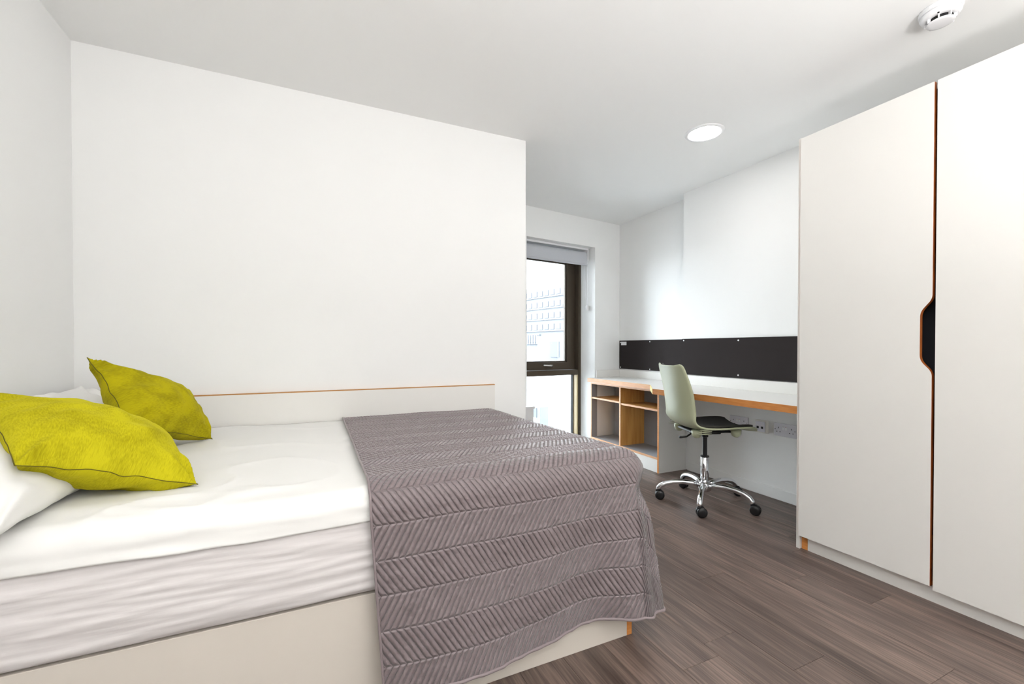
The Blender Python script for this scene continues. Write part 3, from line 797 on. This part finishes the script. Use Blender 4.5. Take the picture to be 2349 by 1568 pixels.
# quilt
def quilt_mesh():
    bm = bmesh.new(); uvl = bm.loops.layers.uv.new('UVMap')
    X0, A, B, YW, ZT, R = 0.132, 1.085, 1.176, YP - 0.028, 0.6555, 0.08
    Xi, Yi = A - R, B + R
    Ltot = R * math.pi / 2 + 0.475
    uvs = {}
    step = 0.007
    def top_z(x, y):
        crown = 0.004 * nz(x * 2.4, y * 2.4, 0.5) + 0.003 * nz(x * 5, y * 6, 3.0)
        return ZT + crown
    def addv(p, u): 
        v = bm.verts.new(p); uvs[v] = u; return v
    # perimeter: front edge, corner fan, foot edge
    per = []
    nf = int((Xi - X0) / step)
    for i in range(nf + 1): per.append((Vector((X0 + (Xi - X0) * i / nf, Yi)), 0.0))
    NC = 46
    for k in range(1, NC): per.append((Vector((Xi, Yi)), math.pi / 2 * k / NC))
    nb = int((YW - Yi) / step)
    for j in range(nb + 1): per.append((Vector((Xi, Yi + (YW - Yi) * j / nb)), math.pi / 2))
    top = [[addv((X0 + (Xi - X0) * i / nf, Yi + (YW - Yi) * j / nb, top_z(X0 + (Xi - X0) * i / nf, Yi + (YW - Yi) * j / nb)),
                 (X0 + (Xi - X0) * i / nf, Yi + (YW - Yi) * j / nb)) for j in range(nb + 1)] for i in range(nf + 1)]
    for i in range(nf):
        for j in range(nb): bm.faces.new((top[i][j], top[i + 1][j], top[i + 1][j + 1], top[i][j + 1]))
    nr = int(Ltot / step)
    cols = []
    for q, (b_, ph) in enumerate(per):
        if q <= nf: start = top[q][0]
        elif q < nf + NC: start = top[nf][0]
        else: start = top[nf][q - nf - NC]
        n = Vector((math.sin(ph), -math.cos(ph)))
        z0 = start.co.z
        c = [start]
        fr = 0 if ph == 0 else 1
        for k in range(1, nr + 1):
            r = Ltot * k / nr
            if r < R * math.pi / 2:
                out = R * math.sin(r / R); dn = R * (1 - math.cos(r / R)); f = 0.0
            else:
                out = R; dn = R + (r - R * math.pi / 2); f = (r - R * math.pi / 2) / 0.475
            rel = r / Ltot
            x = b_.x
            if ph == 0:      # front drape: gentle pleats growing to the hem
                fl = 0.045 * math.exp(-((x - 0.36) / 0.24) ** 2) + 0.004 - 0.022 * math.exp(-((x - 0.80) / 0.10) ** 2) + 0.05 * sm(0.84, 1.0, x)
                fl = fl * f ** 1.15 + 0.006 * nz(x * 6 + f, f * 3.0, 2.0) * f + 0.003 * nz(x * 14, f * 9, 6.0) * sm(0, 0.25, f)
            elif ph < math.pi / 2 - 1e-6:
                t = ph / (math.pi / 2)
                fl = (0.054 * (1 - t) + 0.03 * t + 0.022 * math.sin(math.pi * t)) * f ** 1.05 \
                     - 0.024 * math.exp(-((f - 0.14) / 0.10) ** 2) * math.sin(math.pi * t) * (1 if f > 0 else 0) \
                     + 0.009 * math.sin(6 * math.pi * t) * sm(0.05, 0.4, f)
            else:
                y = b_.y
                fl = (0.03 * math.exp(-((y - Yi) / 0.2) ** 2) + 0.012 * math.sin(y * 11) ** 2 + 0.004) * f + 0.005 * nz(y * 6, f * 3, 8.0) * f
            p = b_ + n * (out + fl)
            z = z0 - dn
            sh = (0.03 * f) * (1 - sm(X0, X0 + 0.5, x)) if ph == 0 else 0.0
            zlift = 0.012 * f * sm(0.6, 1.0, x) if ph == 0 else 0.012 * f
            uvp = b_ + n * r
            c.append(addv((p.x + sh, p.y, z + zlift), (uvp.x, uvp.y)))
        cols.append(c)
    for a, c in zip(cols, cols[1:]):
        for k in range(nr):
            f = [a[k], c[k], c[k + 1], a[k + 1]]
            if f[0] is f[1]: f = [a[k], c[k + 1], a[k + 1]]
            bm.faces.new(f)
    for f in bm.faces:
        for l in f.loops: l[uvl].uv = uvs[l.vert]
    for v in bm.verts:
        if v.co.x > X0: v.co.x -= 0.062 * (v.co.x - X0) / (A - X0) * max(0.0, min(1.0, (v.co.y - Yi) / (YW - Yi)))
    # quilted channels as true relief
    bm.normal_update()
    for v in bm.verts:
        u, w_ = uvs[v]
        t = w_ / BAND; tri = abs((t % 2) - 1); tri = 1 - tri if False else (t % 2 if t % 2 < 1 else 2 - t % 2)
        s = (u + tri * BAND * SLANT) / STRIPE
        fb = min(t % 1, 1 - t % 1)
        hgt = abs(math.sin(math.pi * s)) ** 0.6 * (0.4 + 0.6 * min(1, fb * 12))
        v.co += v.normal * (0.0042 * (hgt - 0.5))
    hemline = [c[-1].co.copy() for c in cols]
    left = [top[0][j].co.copy() for j in range(nb, -1, -2)] + [v.co.copy() for v in cols[0][1::2]]
    return bm, hemline, left
bm, hemline, left = quilt_mesh()
# face normals are consistent and point outwards here, so mk() may recalculate safely
ql = mk('quilt', bm, 'quilt', smooth=True, label='mauve grey chevron-quilted bedspread draped over the foot of the bed', cat='quilt')
md = ql.modifiers.new('thick', 'SOLIDIFY'); md.thickness = 0.006; md.offset = -1.0
b = bmesh.new(); tube(b, hemline[::2], 0.005, 8); mk('hem_binding', b, 'hem', ql, smooth=True)
b = bmesh.new(); tube(b, left, 0.0034, 8); mk('side_binding', b, 'hem', ql, smooth=True)

def cushion(name, cs, thick, matname, label, cat, n=48, conc=0.055, powr=0.62, seam=True, under=0.75, wr=1.0, seed=0.0, group=None, size=1.0):
    """cs: four corner tips in ring order; a stuffed cover with pinched corners"""
    a, b_, c, d = [Vector(p) for p in cs]
    ctr = (a + b_ + c + d) / 4
    nrm = (c - a).cross(d - b_).normalized()
    if nrm.z < 0: nrm = -nrm
    bm = bmesh.new(); uvl = bm.loops.layers.uv.new('UVMap'); uvs = {}
    def base(u, v):
        uu = u * (1 - conc * (1 - v * v) * u * u); vv = v * (1 - conc * (1 - u * u) * v * v)
        s, t = (uu + 1) / 2, (vv + 1) / 2
        return a * (1 - s) * (1 - t) + b_ * s * (1 - t) + c * s * t + d * (1 - s) * t
    ring = {}
    for side in (1, -1):
        g = []
        for i in range(n + 1):
            row = []
            u = -math.cos(math.pi * i / n) * 0.55 + (2 * i / n - 1) * 0.45
            for j in range(n + 1):
                v = -math.cos(math.pi * j / n) * 0.55 + (2 * j / n - 1) * 0.45
                edge = i in (0, n) or j in (0, n)
                if edge and (i, j) in ring: row.append(ring[(i, j)]); continue
                p = base(u, v) + nrm * (wr * 0.010 * (nz(u * 2.3 + seed * 2, v * 2.3, seed) + 0.6 * nz(u * 5, v * 5, seed + 8)) * (1 - (u * v) ** 2))
                e1 = max(0.0, (1 - u * u)); e2 = max(0.0, (1 - v * v))
                T = thick * (e1 * e2) ** powr
                # pleats that fan out of the corners, and soft dents
                cr = max(0.0, abs(u) * abs(v) - 0.25)
                an = math.atan2(1.02 - abs(v), 1.02 - abs(u))
                pl = wr * 0.03 * cr * math.sin(an * 8 + seed * 3 + u * 2) * min(1.0, 5 * e1) * min(1.0, 5 * e2)
                dn = wr * (0.010 * nz(u * 1.7 + seed, v * 1.7, seed) + 0.006 * nz(u * 4 + seed, v * 4, seed + 4)) * min(1, e1 * e2 * 6)
                hgt = (T + (pl + dn) * (0 if edge else 1)) * side * (1 if side > 0 else under)
                vv_ = bm.verts.new(p + nrm * hgt); uvs[vv_] = (u * 0.5 + 0.5, v * 0.5 + 0.5)
                if edge: ring[(i, j)] = vv_
                row.append(vv_)
            g.append(row)
        for i in range(n):
            for j in range(n): bm.faces.new((g[i][j], g[i + 1][j], g[i + 1][j + 1], g[i][j + 1]))
    for f in bm.faces:
        for l in f.loops: l[uvl].uv = uvs[l.vert]
    loop = [ring[(i, 0)] for i in range(n + 1)] + [ring[(n, j)] for j in range(1, n + 1)] + [ring[(i, n)] for i in range(n - 1, -1, -1)] + [ring[(0, j)] for j in range(n - 1, 0, -1)]
    lp = [v.co.copy() for v in loop]; lp.append(lp[0])
    o = mk(name, bm, matname, smooth=True, label=label, cat=cat, group=group)
    if seam:
        b2 = bmesh.new(); tube(b2, lp, 0.0011, 6, cap=False); mk('seam', b2, 'seam', o, smooth=True)
    return o

cushion('pillow', [(-0.545, 1.12, 0.665), (-0.535, 1.72, 0.665), (-0.905, 1.76, 0.82), (-0.905, 1.14, 0.80)], 0.075, 'sheet',
        'white bed pillow under the front lime cushion', 'pillow', seam=False, conc=0.03, powr=0.5, wr=1.2, seed=2.0)
cushion('pillow', [(-0.57, 1.80, 0.67), (-0.57, 2.36, 0.67), (-0.90, 2.39, 0.845), (-0.90, 1.80, 0.83)], 0.06, 'sheet',
        'white bed pillow in the wall corner behind the upright cushion', 'pillow', seam=False, conc=0.03, powr=0.5, wr=1.2, seed=5.0)
cushion('cushion', [(-0.592, 1.295, 0.765), (-0.291, 1.422, 0.648), (-0.408, 1.734, 0.655), (-0.83, 1.61, 0.905)], 0.118, 'lime',
        'bright lime chenille cushion lying on the front pillow', 'cushion', seed=1.0, conc=0.085, powr=0.7)
cushion('cushion', [(-0.694, 1.907, 0.987), (-0.54, 1.765, 0.755), (-0.381, 2.105, 0.648), (-0.51, 2.254, 0.816)], 0.10, 'lime2',
        'darker olive cushion standing upright near the wall panel', 'cushion', seed=3.3, under=1.0, conc=0.075, powr=0.68)

# ------------------------------------------------------------------ outside
GZ = -3.0
g = mk('ground', bx(-120, 220, 12.5, 320, GZ - 0.3, GZ), 'conc', kind='structure')
mk('terrace', bx(-6, 16, 4.15, 12.0, GZ, -0.2), 'conc', kind='structure')
# terrace post and rail
fp = empty('terrace_fence', (2.7, 4.9, -0.2), label='pale painted post and rail outside the lower window pane', cat='fence')
mk('post', bx(2.60, 2.72, 4.83, 4.95, -0.2, 0.268, bev=0.004), 'fence', fp)
b = bmesh.new(); box(b, 0, 4.0, -0.03, 0.03, 0.12, 0.24); bmesh.ops.rotate(b, verts=b.verts[:], cent=(0, 0, 0), matrix=Matrix.Rotation(math.radians(125), 3, 'Z'))
bmesh.ops.translate(b, verts=b.verts[:], vec=(2.62, 4.94, 0)); mk('rail', b, 'fence', fp)
mk('post', bx(0.25, 0.37, 8.2, 8.32, -0.2, 0.268, bev=0.004), 'fence', fp)
# far building
D = 118.0
ang = YAW + math.atan((1262 - 1174.5) / FPX)
bo = Vector((math.sin(ang) * D, math.cos(ang) * D, GZ))
bu = empty('office_building', bo, label='pale office block with rows of windows across the street', cat='building')
bu.rotation_euler = (0, 0, math.atan2(0.98, -0.2)); ORIG[bu] = Vector((0, 0, 0))
mk('main_block', bx(-45, 60, -18, -0.1, 0, 21), 'bldw', bu)
mk('ground_storey', bx(-30, 4, -6, 1.2, 0, 7.2), 'bldb', bu)
mk('louvre_band', bx(4.1, 60, -6, 0.6, 5.0, 7.8), 'bldw', bu)
for k in range(40):
    mk('louvre', bx(4.3 + k * 1.1, 4.6 + k * 1.1, 0.6, 0.85, 5.2, 7.6), 'bldb', bu)
for fl in range(4):
    z = 9.0 + fl * 3.1
    mk('ledge', bx(-45, 60, -0.1, 0.5, z - 0.5, z - 0.2), 'bldw', bu)
    for k in range(26):
        mk('window', bx(-16 + k * 2.4, -14.4 + k * 2.4, -0.1, 0.12, z, z + 1.5), 'bldg', bu)
mk('tall_window', bx(-5.0, -1.6, 1.2, 1.4, 1.5, 5.6), 'bldg', bu)
mk('tall_window', bx(-14.0, -10.6, 1.2, 1.4, 1.5, 5.6), 'bldg', bu)
